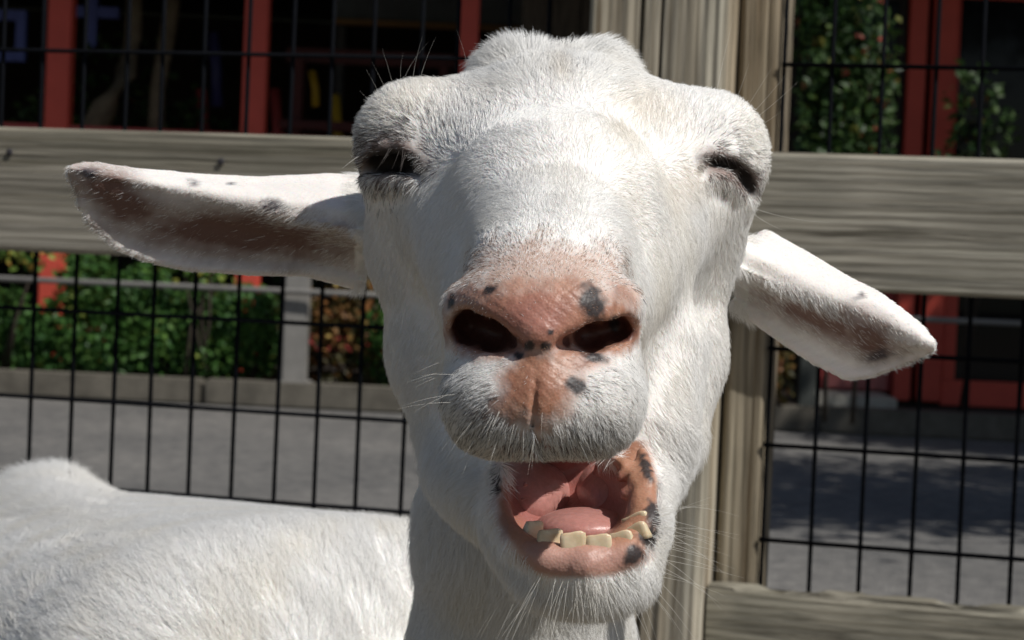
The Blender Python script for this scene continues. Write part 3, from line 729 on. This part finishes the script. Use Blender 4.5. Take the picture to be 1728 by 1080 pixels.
def regions(V):
    """pigment and painted shade weights at points V (camera-aligned metres)"""
    u, v = proj(V); d = V[:,1]; w1 = .30*vnoise(V*420, 11, 2); w2 = .22*vnoise(V*900, 12, 2)
    front = d < .80; R = {}
    nose = np.maximum.reduce([blob(u,v,915,538,155,64,0,.34,w1*.6), blob(u,v,905,645,62,90,0,.45,w1*.7), .9*blob(u,v,965,606,62,24,0,.4,w1*.6), .95*blob(u,v,835,555,95,55,0,.2,w1*.3), .85*blob(u,v,795,508,48,30,-.3,.4,w1*.5), .7*blob(u,v,1045,508,40,34,.3,.4,w1*.5), .95*blob(u,v,1015,555,75,48,0,.2,w1*.3)])
    R['nose'] = nose*np.clip((.772-d)/.018, 0, 1)
    R['nostril'] = np.where(front | (d < .83), np.clip(np.maximum.reduce([blob(u,v,868,578,14,12,0,.2),blob(u,v,832,566,34,31,0,.15),blob(u,v,790,552,34,36,0,.15),blob(u,v,950,578,14,12,0,.2),blob(u,v,998,568,32,24,0,.15),blob(u,v,1042,557,32,24,0,.15)])*(d > .722+.00016*np.abs(u-910)), 0, 1), 0)
    R['bridge'] = blob(u,v,918,462,165,52,0,.4,w1)*np.clip((.79-d)/.02, 0, 1)              # thin haired skin over the nose
    sp = [(998,512,21,34,-.25),(825,490,12,7,-.5),(893,584,9,8,0),(922,584,10,7,0),(876,600,8,6,0),(1003,603,22,8,.2),(972,650,18,12,.4),(762,508,6,13,.2),(1037,545,9,14,0),(930,560,5,5,0)]
    R['spot'] = np.where(front, np.maximum.reduce([blob(u,v,a,b,c_,e_,r_,.28,w2*1.0) for a,b,c_,e_,r_ in sp]), 0)
    ls = [(1090,790,9,26,-.3),(1103,868,13,24,-.2),(1094,905,17,17,0),(1070,937,15,20,.3),(836,815,10,22,0)]  # pigment spots; the last entry paints in the left mouth corner's shade
    R['lipspot_shade'] = np.where((d < .84) & (v > 745), np.maximum.reduce([blob(u,v,a,b,c_,e_,r_,.25,w2*1.4) for a,b,c_,e_,r_ in ls]), 0)
    gr = [(800,715,60,62,.9),(858,685,26,24,1.0),(880,742,38,34,.9),(965,742,46,30,.9),(1030,735,40,30,.55),(975,655,26,18,.6),(1040,640,40,60,.25),(805,640,50,40,.25)]
    R['lipgrey'] = np.where(front & (v < 790), np.clip(.72*sum(k*blob(u,v,a,b,c_,e_,0,.6,w1) for a,b,c_,e_,k in gr), 0, 1), 0)
    # mouth: lip skin and lining
    lip = np.maximum.reduce([blob(u,v,972,868,140,98,.1,.10,w1*.12), blob(u,v,1072,815,38,82,-.12,.15,w1*.12), blob(u,v,988,938,112,36,-.05,.15,w1*.12)])
    R['lip'] = np.where((d < .90) & (v > 742) & (d > .735), lip, 0)
    R['mouth'] = np.where((d > .772) & (d < .90) & (v > 740), blob(u,v,957,838,104,72,0,.16), 0)
    el = np.where(d < .93, np.maximum(blob(u,v,662,270,62,40,.1,.40,w1*.7), 0), 0)
    er = np.where(d < .93, np.maximum(blob(u,v,1232,287,62,26,.5,.35,w1*.7), 0), 0)
    R['eye'] = np.maximum(el, er)
    slit = np.maximum(blob(u,v,662,273,52,26,.08,.3), np.maximum(blob(u,v,1222,275,42,11,.22,.3), blob(u,v,1261,304,13,30,-.5,.3)))
    R['slit'] = np.where(d < .93, slit, 0)
    R['browgrey'] = np.where(d < .93, np.clip(.8*blob(u,v,672,232,62,36,-.2,.6,w1)+.6*blob(u,v,1228,248,52,26,.35,.6,w1)+.5*blob(u,v,640,270,40,60,0,.6,w1), 0, 1), 0)
    earL = (u < 600) & (d < 1.02) & (v < 520); earR = (u > 1262) & (v > 370) & (d < 1.02)
    R['ear'] = (earL | earR).astype(float)
    inL = np.maximum(blob(u,v,405,395,215,42,.10,.5,w1*.5), blob(u,v,200,335,95,42,.55,.5,w1*.5))
    inR = np.maximum(blob(u,v,1380,540,120,24,.42,.6,w1*.5), blob(u,v,1460,568,70,36,.45,.6,w1*.5))
    R['earin'] = np.where(earL, inL, np.where(earR, inR, 0))
    es = [(150,292,17,10,.1),(326,309,6,7,0),(388,309,5,3,0),(1452,500,5,8,.5),(465,345,20,9,.3),(1480,600,22,9,-.3)]
    R['earspot'] = np.where(earL | earR, np.maximum.reduce([blob(u,v,a,b,c_,e_,r_,.4,w2) for a,b,c_,e_,r_ in es]), 0)
    R['body'] = np.clip((d-1.14)/.06, 0, 1)
    return u, v, d, R
def mixa(c, w_, col): return c*(1-w_[:,None])+np.array(col)*w_[:,None]
def skin_colour(V):
    u, v, d, R = regions(V); n1 = vnoise(V*300, 21, 3); n2 = vnoise(V*1500, 22, 2)
    c = np.tile([.84,.81,.775], (len(V),1)).astype(float)
    c = mixa(c, R['body'], (.92,.91,.89))
    c = mixa(c, R['lipgrey']*.8, (.16,.14,.14))
    c = mixa(c, R['bridge']*.7, (.42,.23,.15))
    nose = np.stack([.36+.075*n1+.03*n2, .172+.05*n1+.02*n2, .108+.035*n1+.015*n2], 1)
    c = c*(1-R['nose'][:,None])+nose*R['nose'][:,None]
    pk = blob(u,v,900,535,70,45,0,.6)*R['nose']*.6; c = mixa(c, pk, (.42,.185,.15))
    c = mixa(c, R['nostril'], (.10,.036,.026))  # nostril lining painted darker than its skin, to deepen the cavity's shade
    c = mixa(c, R['lip'], (.40,.20,.125)); c = mixa(c, R['lip']*blob(u,v,975,945,110,30,0,.4)*.8, (.50,.29,.24))
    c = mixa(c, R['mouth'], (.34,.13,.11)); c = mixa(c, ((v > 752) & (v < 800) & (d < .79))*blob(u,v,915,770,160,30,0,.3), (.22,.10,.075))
    c = mixa(c, np.clip(R['spot']+R['lipspot_shade'], 0, 1)*.95, (.022,.020,.022))
    c = mixa(c, R['eye']*.85, (.22,.135,.11)); c = mixa(c, R['slit'], (.02,.014,.012))
    c = mixa(c, R['ear']*.12, (.60,.45,.38)); c = mixa(c, R['earin']*.95, (.15,.068,.048)); c = mixa(c, R['earspot']*.85, (.06,.05,.06))  # inner ear: brown skin, with its shade darkened into the colour
    hoof = np.clip((c2w(V)[:,2]*-1+.07)/.02, 0, 1); c = mixa(c, hoof, (.07,.06,.05))
    return np.clip(c*(1+.05*n2[:,None]), 0, 1), R
skin, SR = skin_colour(GV)
# fine relief of the bare skin: pores and creases on the nose, papillae along the lips
w_n = np.clip(SR['nose']+.8*SR['lip']*(1-SR['mouth']), 0, 1)
GV2 = GV+GN*(w_n*.0002*vnoise(GV*1700, 31, 2))[:,None]
M_SKIN, n, l, bs = mat('goat_skin')
a = nd(n, 'Attribute'); a.attribute_name = 'skin'; l.new(a.outputs['Color'], bs.inputs['Base Color'])
wet = nd(n, 'Attribute'); wet.attribute_name = 'wet'
rr = ramp(n, [(0,(.72,)*3),(1,(.33,)*3)]); l.new(wet.outputs['Fac'], rr.inputs[0]); l.new(rr.outputs[0], bs.inputs['Roughness'])
bs.inputs['Subsurface Weight'].default_value = .25; bs.inputs['Subsurface Radius'].default_value = (1.0,.35,.2); bs.inputs['Subsurface Scale'].default_value = .003
bs.inputs['Specular IOR Level'].default_value = .45
mp = coords(n, l); vo = nd(n, 'TexVoronoi'); vo.inputs['Scale'].default_value = 900; l.new(mp.outputs[0], vo.inputs['Vector']); nz = noise(n, l, mp, 260, 5, .6)
ad = nd(n, 'Math'); ad.operation = 'ADD'; l.new(vo.outputs['Distance'], ad.inputs[0]); l.new(nz.outputs[0], ad.inputs[1]); bump(n, l, ad.outputs[0], bs, .22, .0005)
base_pt = c2w(np.array([[-.1, 1.35, 0]]))[0]; goat = empty('goat', (base_pt[0], base_pt[1], 0))
tag(goat, 'white goat facing the camera with its mouth open and eyes closed', 'goat')
WV = c2w(GV2)
me = bpy.data.meshes.new('body'); me.from_pydata(WV.tolist(), [], GQ.tolist()); me.polygons.foreach_set('use_smooth', [True]*len(GQ))
ca = me.attributes.new('skin', 'FLOAT_COLOR', 'POINT'); ca.data.foreach_set('color', np.concatenate([skin, np.ones((len(skin),1))], 1).astype(np.float32).ravel())
wa = me.attributes.new('wet', 'FLOAT', 'POINT'); wa.data.foreach_set('value', np.clip(.7*SR['nose']+.6*SR['lip']+SR['mouth'], 0, 1).astype(np.float32))
body = link('body', me, M_SKIN, goat)

# ---- mouth lining: tongue with a cleft, fleshy papillae, teeth
def small_field(lo, hi, st): return Field(axes=[np.arange(lo[i], hi[i], st) for i in range(3)])
def flesh(name, f_, col, rough=.3, parent=goat, smooth=2):
    V, Q = surface_nets(f_); V = smooth_verts(V, Q, smooth)
    me = bpy.data.meshes.new(name); me.from_pydata(c2w(V).tolist(), [], Q.tolist()); me.polygons.foreach_set('use_smooth', [True]*len(Q))
    m, n, l, bs = mat(name+'_skin'); mp = coords(n, l); nz = noise(n, l, mp, 420, 6, .65)
    r = ramp(n, [(.3,[c*.85 for c in col]),(.7,[min(1,c*1.15) for c in col])]); l.new(nz.outputs[0], r.inputs[0]); l.new(r.outputs[0], bs.inputs['Base Color'])
    bs.inputs['Roughness'].default_value = rough; bs.inputs['Subsurface Weight'].default_value = .3; bs.inputs['Subsurface Scale'].default_value = .003; bs.inputs['Subsurface Radius'].default_value = (1,.35,.2)
    bump(n, l, nz.outputs[0], bs, .3, .001)
    return link(name, me, m, parent)
f_ = small_field(P(860,760,.80)-.05, P(1070,930,.80)+.08, .0011)
f_.ell(P(890,842,.850), (.0185,.030,.0175), .004, rot=ry(.25)); f_.ell(P(1040,840,.850), (.0185,.030,.0180), .001, rot=ry(-.25))
f_.ell(P(985,892,.804), (.0190,.020,.0080), .006)
flesh('tongue', f_, (.46,.215,.185))
M_TOOTH, n, l, bs = mat('tooth_enamel'); mp = coords(n, l); nz = noise(n, l, mp, 200, 4)
r = ramp(n, [(.3,(.58,.45,.28)),(.7,(.77,.65,.46))]); l.new(nz.outputs[0], r.inputs[0]); l.new(r.outputs[0], bs.inputs['Base Color']); bs.inputs['Roughness'].default_value = .28
bs.inputs['Subsurface Weight'].default_value = .2; bs.inputs['Subsurface Scale'].default_value = .002
def tooth(u, v, d, w_, h_, tilt, yaw):
    bm = bmesh.new(); bmesh.ops.create_cube(bm, size=2); bmesh.ops.subdivide_edges(bm, edges=bm.edges[:], cuts=4, use_grid_fill=True)
    for q in bm.verts:
        x, y, z = q.co; k = 1/max(1e-6, (abs(x)**7+abs(y)**7+abs(z)**7)**(1/7)); x, y, z = x*k, y*k, z*k
        tp = .5*(z+1); wx = .93+.11*tp; ty = 1.15-.75*tp
        q.co = Vector((x*wx*w_/2, y*ty*.0026-.0012*z, z*h_/2+.0004*math.sin(x*3)))
    c, s_ = math.cos(yaw), math.sin(yaw)
    for q in bm.verts:
        x, y, z = q.co; x, z = x*math.cos(tilt)-z*math.sin(tilt), x*math.sin(tilt)+z*math.cos(tilt); x, y = x*c-y*s_, x*s_+y*c
        p = P(u, v, d)+np.array([x, y, z]); q.co = Vector(c2w(p))
    me = bpy.data.meshes.new('tooth'); bm.to_mesh(me); bm.free(); me.polygons.foreach_set('use_smooth', [True]*len(me.polygons))
    link('tooth', me, M_TOOTH, goat)
for a_ in ((967,924,.7635,44,54,.0,.03),(1010,927,.7635,44,52,-.02,-.06),(926,919,.7675,44,54,-.08,.36),(1050,921,.767,43,50,.14,-.40),(896,905,.776,38,54,-.2,.75),(1076,900,.770,42,32,.36,-.5),(1074,879,.776,50,24,.32,-.55)):
    tooth(a_[0], a_[1], a_[2], px(a_[3],.765), px(a_[4],.765), a_[5], a_[6])

# ---- coat
CTRL = np.array([(920,445,0,-1),(920,380,0,-1),(850,400,-.6,-.7),(1000,400,.6,-.7),(940,300,-.05,-1),(880,250,-.4,-.9),(1010,250,.4,-.9),
 (870,90,-.25,-1),(905,75,.35,-1),(1000,100,.5,-.9),(960,90,-.1,-1),(830,110,-.8,-.7),(1060,115,.9,-.5),(690,160,-.5,-.9),(760,200,-.2,-1),(620,220,-1,-.15),(610,290,-.9,.5),(1210,175,.4,-.9),(1130,200,.2,-1),(1275,240,1,-.1),(1285,310,.8,.7),
 (640,330,-.5,1),(690,325,-.3,1),(750,340,-.8,.6),(640,450,-.2,1),(760,420,-.7,.8),(700,550,-.3,1),(720,750,.1,1),(800,340,-.9,.3),(770,500,-.6,.8),
 (1215,350,.25,1),(1130,360,.6,.7),(1080,340,.8,.2),(1120,450,.5,.9),(1200,480,.3,1),(1180,600,.25,1),(1150,720,.2,1),(1110,650,.3,.9),
 (830,640,-1,.25),(790,680,-.9,.6),(820,730,-.6,.9),(870,740,-.25,1),(905,745,0,1),(980,640,1,.2),(1030,680,.9,.5),(1000,735,.45,1),(945,745,.2,1),
 (990,1000,0,1),(900,985,-.5,.9),(1080,965,.6,.8),(1115,860,1,.15),(1110,920,.9,.5),(840,900,-.2,1),(750,880,.3,1),(800,970,.1,1),(1000,1060,.05,1),(700,980,0,1)], float)
def flow(u, v):
    out = np.zeros((len(u),2)); W = np.zeros(len(u))
    for a, b, x, y in CTRL:
        k = 1/((u-a)**2+(v-b)**2+300.0)**1.5; h = math.hypot(x, y)
        out[:,0] += k*x/h; out[:,1] += k*y/h; W += k
    return out/W[:,None]
tri = np.concatenate([GQ[:,[0,1,2]], GQ[:,[0,2,3]]])
tcen = GV[tri].mean(1); tar = .5*np.linalg.norm(np.cross(GV[tri[:,1]]-GV[tri[:,0]], GV[tri[:,2]]-GV[tri[:,0]]), axis=1)
tu, tv, td, TR = regions(tcen); tn = GN[tri].mean(1)
facing = (tn*tcen).sum(1)/np.linalg.norm(tcen, axis=1)                    # <0 towards the viewer
dens = np.where(td < .80, 3.4e6, np.where(td < 1.14, 2.3e6, 0.5e6))
dens = np.where(facing > .35, dens*.22, dens)
dens *= 1-.80*np.clip(TR['nose'], 0, 1)*np.clip((tv-430)/120, .5, 1)
dens *= 1-np.clip(TR['nostril'], 0, 1)
dens *= 1-np.clip(TR['mouth']+TR['lip']*1.0, 0, 1)
dens *= 1-.93*TR['slit']
dens *= 1-.90*TR['earin']
dens[(td > 1.14) & (tcen[:,2] < -.42)] *= .15
dens[c2w(tcen)[:,2] < .08] = 0
def sample(dens, seed):
    g = np.random.default_rng(seed); ex = dens*tar; n = g.poisson(ex); t = np.repeat(np.arange(len(tri)), n)
    a = g.random(len(t)); b = g.random(len(t)); f = a+b > 1; a[f], b[f] = 1-a[f], 1-b[f]
    A, B, C_ = (GV[tri[t,i]] for i in range(3)); Na, Nb, Nc = (GN[tri[t,i]] for i in range(3))
    p = A+(B-A)*a[:,None]+(C_-A)*b[:,None]; N = Na+(Nb-Na)*a[:,None]+(Nc-Na)*b[:,None]
    return p, N/np.linalg.norm(N, axis=1)[:,None], g
def groom(p, N, g, lenmul=1.0, liftmul=1.0):
    u, v, d, R = regions(p); n_ = len(p)
    fl = flow(u, v); h3 = np.stack([fl[:,0], np.full(n_, .35), -fl[:,1]], 1)
    ear_l = (R['ear'] > .5) & (u < 800); ear_r = (R['ear'] > .5) & (u > 800)
    h3[ear_l] = np.array([-.75,-.1,-.55]); h3[ear_r] = np.array([.55,-.1,-.75])
    bw = R['body'][:,None]; h3 = h3*(1-bw)+np.array([-.40,.85,.0])*bw
    wob = np.stack([vnoise(p*90+7*i, 40+i, 2) for i in range(3)], 1); h3 = h3+.24*wob*(1-.5*bw)
    cl = np.stack([vnoise(p*520+5*i, 50+i, 2) for i in range(3)], 1); h3 = h3+.15*cl*(1-.7*bw)+.10*g.normal(size=(n_,3))
    t = h3-N*(h3*N).sum(1)[:,None]; t /= np.maximum(np.linalg.norm(t, axis=1), 1e-6)[:,None]
    # length map (metres)
    L = np.full(n_, .0070)
    def setl(wt, val): 
        nonlocal L
        L = L*(1-wt)+val*wt
    setl(blob(u,v,920,340,180,170,0,.4)*(d < .9), .0055)
    setl(blob(u,v,920,440,190,70,0,.4)*(d < .8), .0032)
    setl((d < .80)*blob(u,v,915,540,185,110,0,.15), .0022)
    setl((d < .80)*blob(u,v,915,690,180,95,0,.25), .0036)
    setl((d < .80)*blob(u,v,915,738,170,32,0,.4), .0058)
    setl((R['nose'] > .5)*1.0, .0016)
    setl(blob(u,v,940,95,140,45,0,.5)*(v < 160), .0125)
    setl(blob(u,v,672,215,90,80,0,.3)*(d < .95), .0065); setl(blob(u,v,1225,230,90,80,0,.3)*(d < .95), .0060)
    setl(blob(u,v,640,255,50,40,0,.4)*(d < .95), .0085)
    setl(((v > 700) & (d > .84) & (d < 1.1))*1.0, .0100)
    setl((d > .95)*(v > 800)*1.0, .0170)
    setl(blob(u,v,985,985,140,50,0,.3)*(d < .84), .0105)
    setl(blob(u,v,1118,860,20,110,0,.4)*(d < .86), .0075)
    setl(R['ear'], .0024)
    ridge = np.maximum(blob(u,v,520,395,80,34,.35,.5)*ear_l, blob(u,v,1350,510,90,22,.4,.5)*ear_r); setl(ridge, .0095)
    setl(R['ear']*R['earin'], .0048)
    setl(R['body'], .0260); setl(R['body']*blob(u,v,70,810,110,60,0,.5), .0460)
    setl(R['eye'], .0035)
    L = L*g.uniform(.65,1.25,n_)*lenmul
    lift = np.full(n_, .13)+.10*np.abs(g.normal(size=n_)); lift += .45*blob(u,v,940,80,130,30,0,.5)*(v < 130)
    lift = np.where(d < .80, lift+.18, lift); lift = np.where(R['body'] > .5, .04+.10*g.random(n_), lift); lift += .05*R['eye']
    lift += .55*R['body']*blob(u,v,75,815,90,45,0,.5)
    lift *= liftmul
    s = np.array([0,.33,.67,1.0]); K = len(s)
    pts = np.empty((n_, K, 3))
    for i, si in enumerate(s):
        along = si*np.cos(lift*(1-.45*si)); up = si*np.sin(lift)*(1-.42*si)
        pts[:,i] = p-N*.0004+L[:,None]*(t*along[:,None]+N*up[:,None])
    # curl a little
    side = np.cross(N, t); k_ = (g.normal(size=n_)*.10)[:,None]
    for i, si in enumerate(s): pts[:,i] += side*k_*L[:,None]*si*si
    # colour
    c = np.tile([.89,.88,.86], (n_,1))*(1+.05*g.normal(size=n_))[:,None]
    warm = np.clip(vnoise(p*60, 70, 2)*.5+.15, 0, 1); c = c*(1-.06*warm[:,None]*np.array([0,.4,1.2]))
    rnd = g.random(n_)
    dark = (rnd < .85*R['lipgrey']) & (g.random(n_) < .46); c[dark] = np.array([.05,.045,.045])+.05*g.random((dark.sum(),1))
    dk2 = rnd < .9*np.clip(R['spot'], 0, 1); c[dk2] = .03
    nh = (R['nose'] > .5) & (g.random(n_) < .7); c[nh] = np.array([.50,.30,.20])*g.uniform(.7,1.3,(nh.sum(),1))
    br = rnd < .42*R['bridge']; c[br] = np.array([.40,.27,.20]); b2 = (rnd > .93)*(R['bridge'] > .2); c[b2.astype(bool)] = .08
    bg_ = (g.random(n_) < .42*R['browgrey']); c[bg_] = np.array([.16,.145,.14])
    ey = g.random(n_) < np.where(u < 900, .88, .66)*R['eye']; c[ey] = np.array([.10,.075,.065])*g.uniform(.4,1.6,(ey.sum(),1))
    ei = g.random(n_) < .6*R['earin']; c[ei] = np.array([.42,.33,.27])
    es_ = rnd < .8*R['earspot']; c[es_] = np.array([.07,.07,.09])
    tan = blob(u,v,1155,290,30,40,.4,.7)*(d < .95)+.8*blob(u,v,1080,190,50,40,0,.7)*(d < .95)+.7*blob(u,v,948,120,16,20,0,.6); tan = np.clip(tan, 0, 1)*.18; c = mixa(c, tan, (.62,.45,.22))
    return pts, np.clip(c, .01, .95), L, R, d
M_HAIR, n, l, bs = mat('goat_hair')
a = nd(n, 'Attribute'); a.attribute_name = 'hair_colour'; l.new(a.outputs['Color'], bs.inputs['Base Color'])
bs.inputs['Roughness'].default_value = .5; bs.inputs['Specular IOR Level'].default_value = .3
tr = nd(n, 'BsdfTranslucent'); l.new(a.outputs['Color'], tr.inputs[0]); mx = nd(n, 'MixShader'); mx.inputs[0].default_value = .15
l.new(bs.outputs[0], mx.inputs[1]); l.new(tr.outputs[0], mx.inputs[2]); l.new(mx.outputs[0], n['Material Output'].inputs[0])
def hair_object(name, pts, col, rad):
    N_, K = pts.shape[:2]; hc = bpy.data.hair_curves.new(name); hc.add_curves([K]*N_)
    hc.attributes['position'].data.foreach_set('vector', c2w(pts.reshape(-1,3)).astype(np.float32).ravel())
    taper = np.array([1,.95,.75,.18]) if K == 4 else np.linspace(1,.15,K)
    ra = hc.attributes.get('radius') or hc.attributes.new('radius', 'FLOAT', 'POINT')
    ra.data.foreach_set('value', (rad[:,None]*taper[None,:]).astype(np.float32).ravel())
    ca = hc.attributes.new('hair_colour', 'FLOAT_COLOR', 'CURVE'); ca.data.foreach_set('color', np.concatenate([col, np.ones((N_,1))], 1).astype(np.float32).ravel())
    hc.materials.append(M_HAIR)
    o = bpy.data.objects.new(name, hc); COL.objects.link(o); o.parent = goat; o.matrix_parent_inverse = Matrix.Translation(-goat.location)
    return o
p_, N_, g_ = sample(dens, 5); pts, col, L_, R_, d_ = groom(p_, N_, g_)
rad = np.where(R_['body'] > .5, .00011, np.where(d_ < .80, .00006, .000078))*g_.uniform(.7,1.3,len(p_))
print('hairs', len(p_))
tag(hair_object('coat', pts, col, rad), kind='stuff')
# ---- whiskers and lashes
WH = []
def whisk(u, v, du, dv, fwd, L, bend=(0,0), r=.00006):
    d0 = fld.surf(u, v)
    if d0 is None: return
    p0 = P(u, v, d0); dr = np.array([du, -fwd, -dv], float); dr /= np.linalg.norm(dr); b = np.array([bend[0], 0, -bend[1]])
    s = np.linspace(0, 1, 6)[:,None]; WH.append((p0+dr*L*s+b*L*s*s, r))
q = np.random.default_rng(9)
for u_, v_, x, y in ((640,190,-.5,-1),(655,165,-.45,-1),(662,155,-.25,-1),(672,142,-.1,-1),(690,132,.1,-1),(632,205,-.7,-.8),(648,178,-.4,-1),(668,148,.2,-1),(700,135,.25,-1),(785,125,0,-1)):
    whisk(u_+6, v_+10, x+q.normal()*.08, y, .15, q.uniform(.010,.022), (q.normal()*.15, 0), .00004)
for u_, v_, x, y in ((1255,190,.7,-1),(1262,205,1,-.7),(1260,200,.9,-.9),(1215,155,.2,-1),(1245,175,.35,-1),(1268,215,1,-.5),(1278,350,.9,.7),(1276,340,.8,.3)):
    whisk(u_-8, v_+10, x, y, .1, q.uniform(.014,.034), (.05, -.15))
for k in range(46):                                                   # chin
    u_ = q.uniform(880,1105); v_ = 985+12*math.cos((u_-990)/60)+q.uniform(-25,12)
    whisk(u_, v_, (u_-985)/110+q.normal()*.2, 1, .35, q.uniform(.014,.032), (0,.25))
for k in range(30):                                                   # right lip corner
    v_ = q.uniform(845,985); whisk(q.uniform(1104,1116), v_, 1, (v_-890)/130+q.normal()*.2, .1, q.uniform(.014,.032), (0,.3*q.random()))
for k in range(26):                                                   # upper lip
    u_ = q.uniform(775,1060); whisk(u_, q.uniform(690,750), (u_-910)/150+q.normal()*.1, .9, .35, q.uniform(.006,.011), (0,.2), .00006)
for k in range(9): whisk(q.uniform(757,775), q.uniform(590,700), -1, .1+q.normal()*.15, .1, q.uniform(.010,.022), (0,.15), .00007)
for k in range(22):                                                   # left eye lashes
    u_ = q.uniform(610,712); whisk(u_, 250+abs(u_-665)*.25+q.uniform(-6,6), (u_-665)/90-.35+q.normal()*.2, .75, .9, q.uniform(.006,.011), (-.1,.2), .00012)
for k in range(18):
    u_ = q.uniform(1190,1275); whisk(u_, 258+max(0,u_-1225)*.7+q.uniform(-5,5), (u_-1215)/60+q.normal()*.2, .7, .9, q.uniform(.004,.008), (.1,.2), .00011)
K6 = np.stack([w_[0] for w_ in WH]); WR_ = np.array([w_[1] for w_ in WH])
wc = np.tile([.80,.77,.70], (len(WH),1)); wc[-40:] = np.where(q.random((40,1)) < .93, np.array([[.06,.05,.045]]), np.array([[.75,.72,.66]]))
tag(hair_object('whiskers', K6, wc, WR_), kind='stuff')
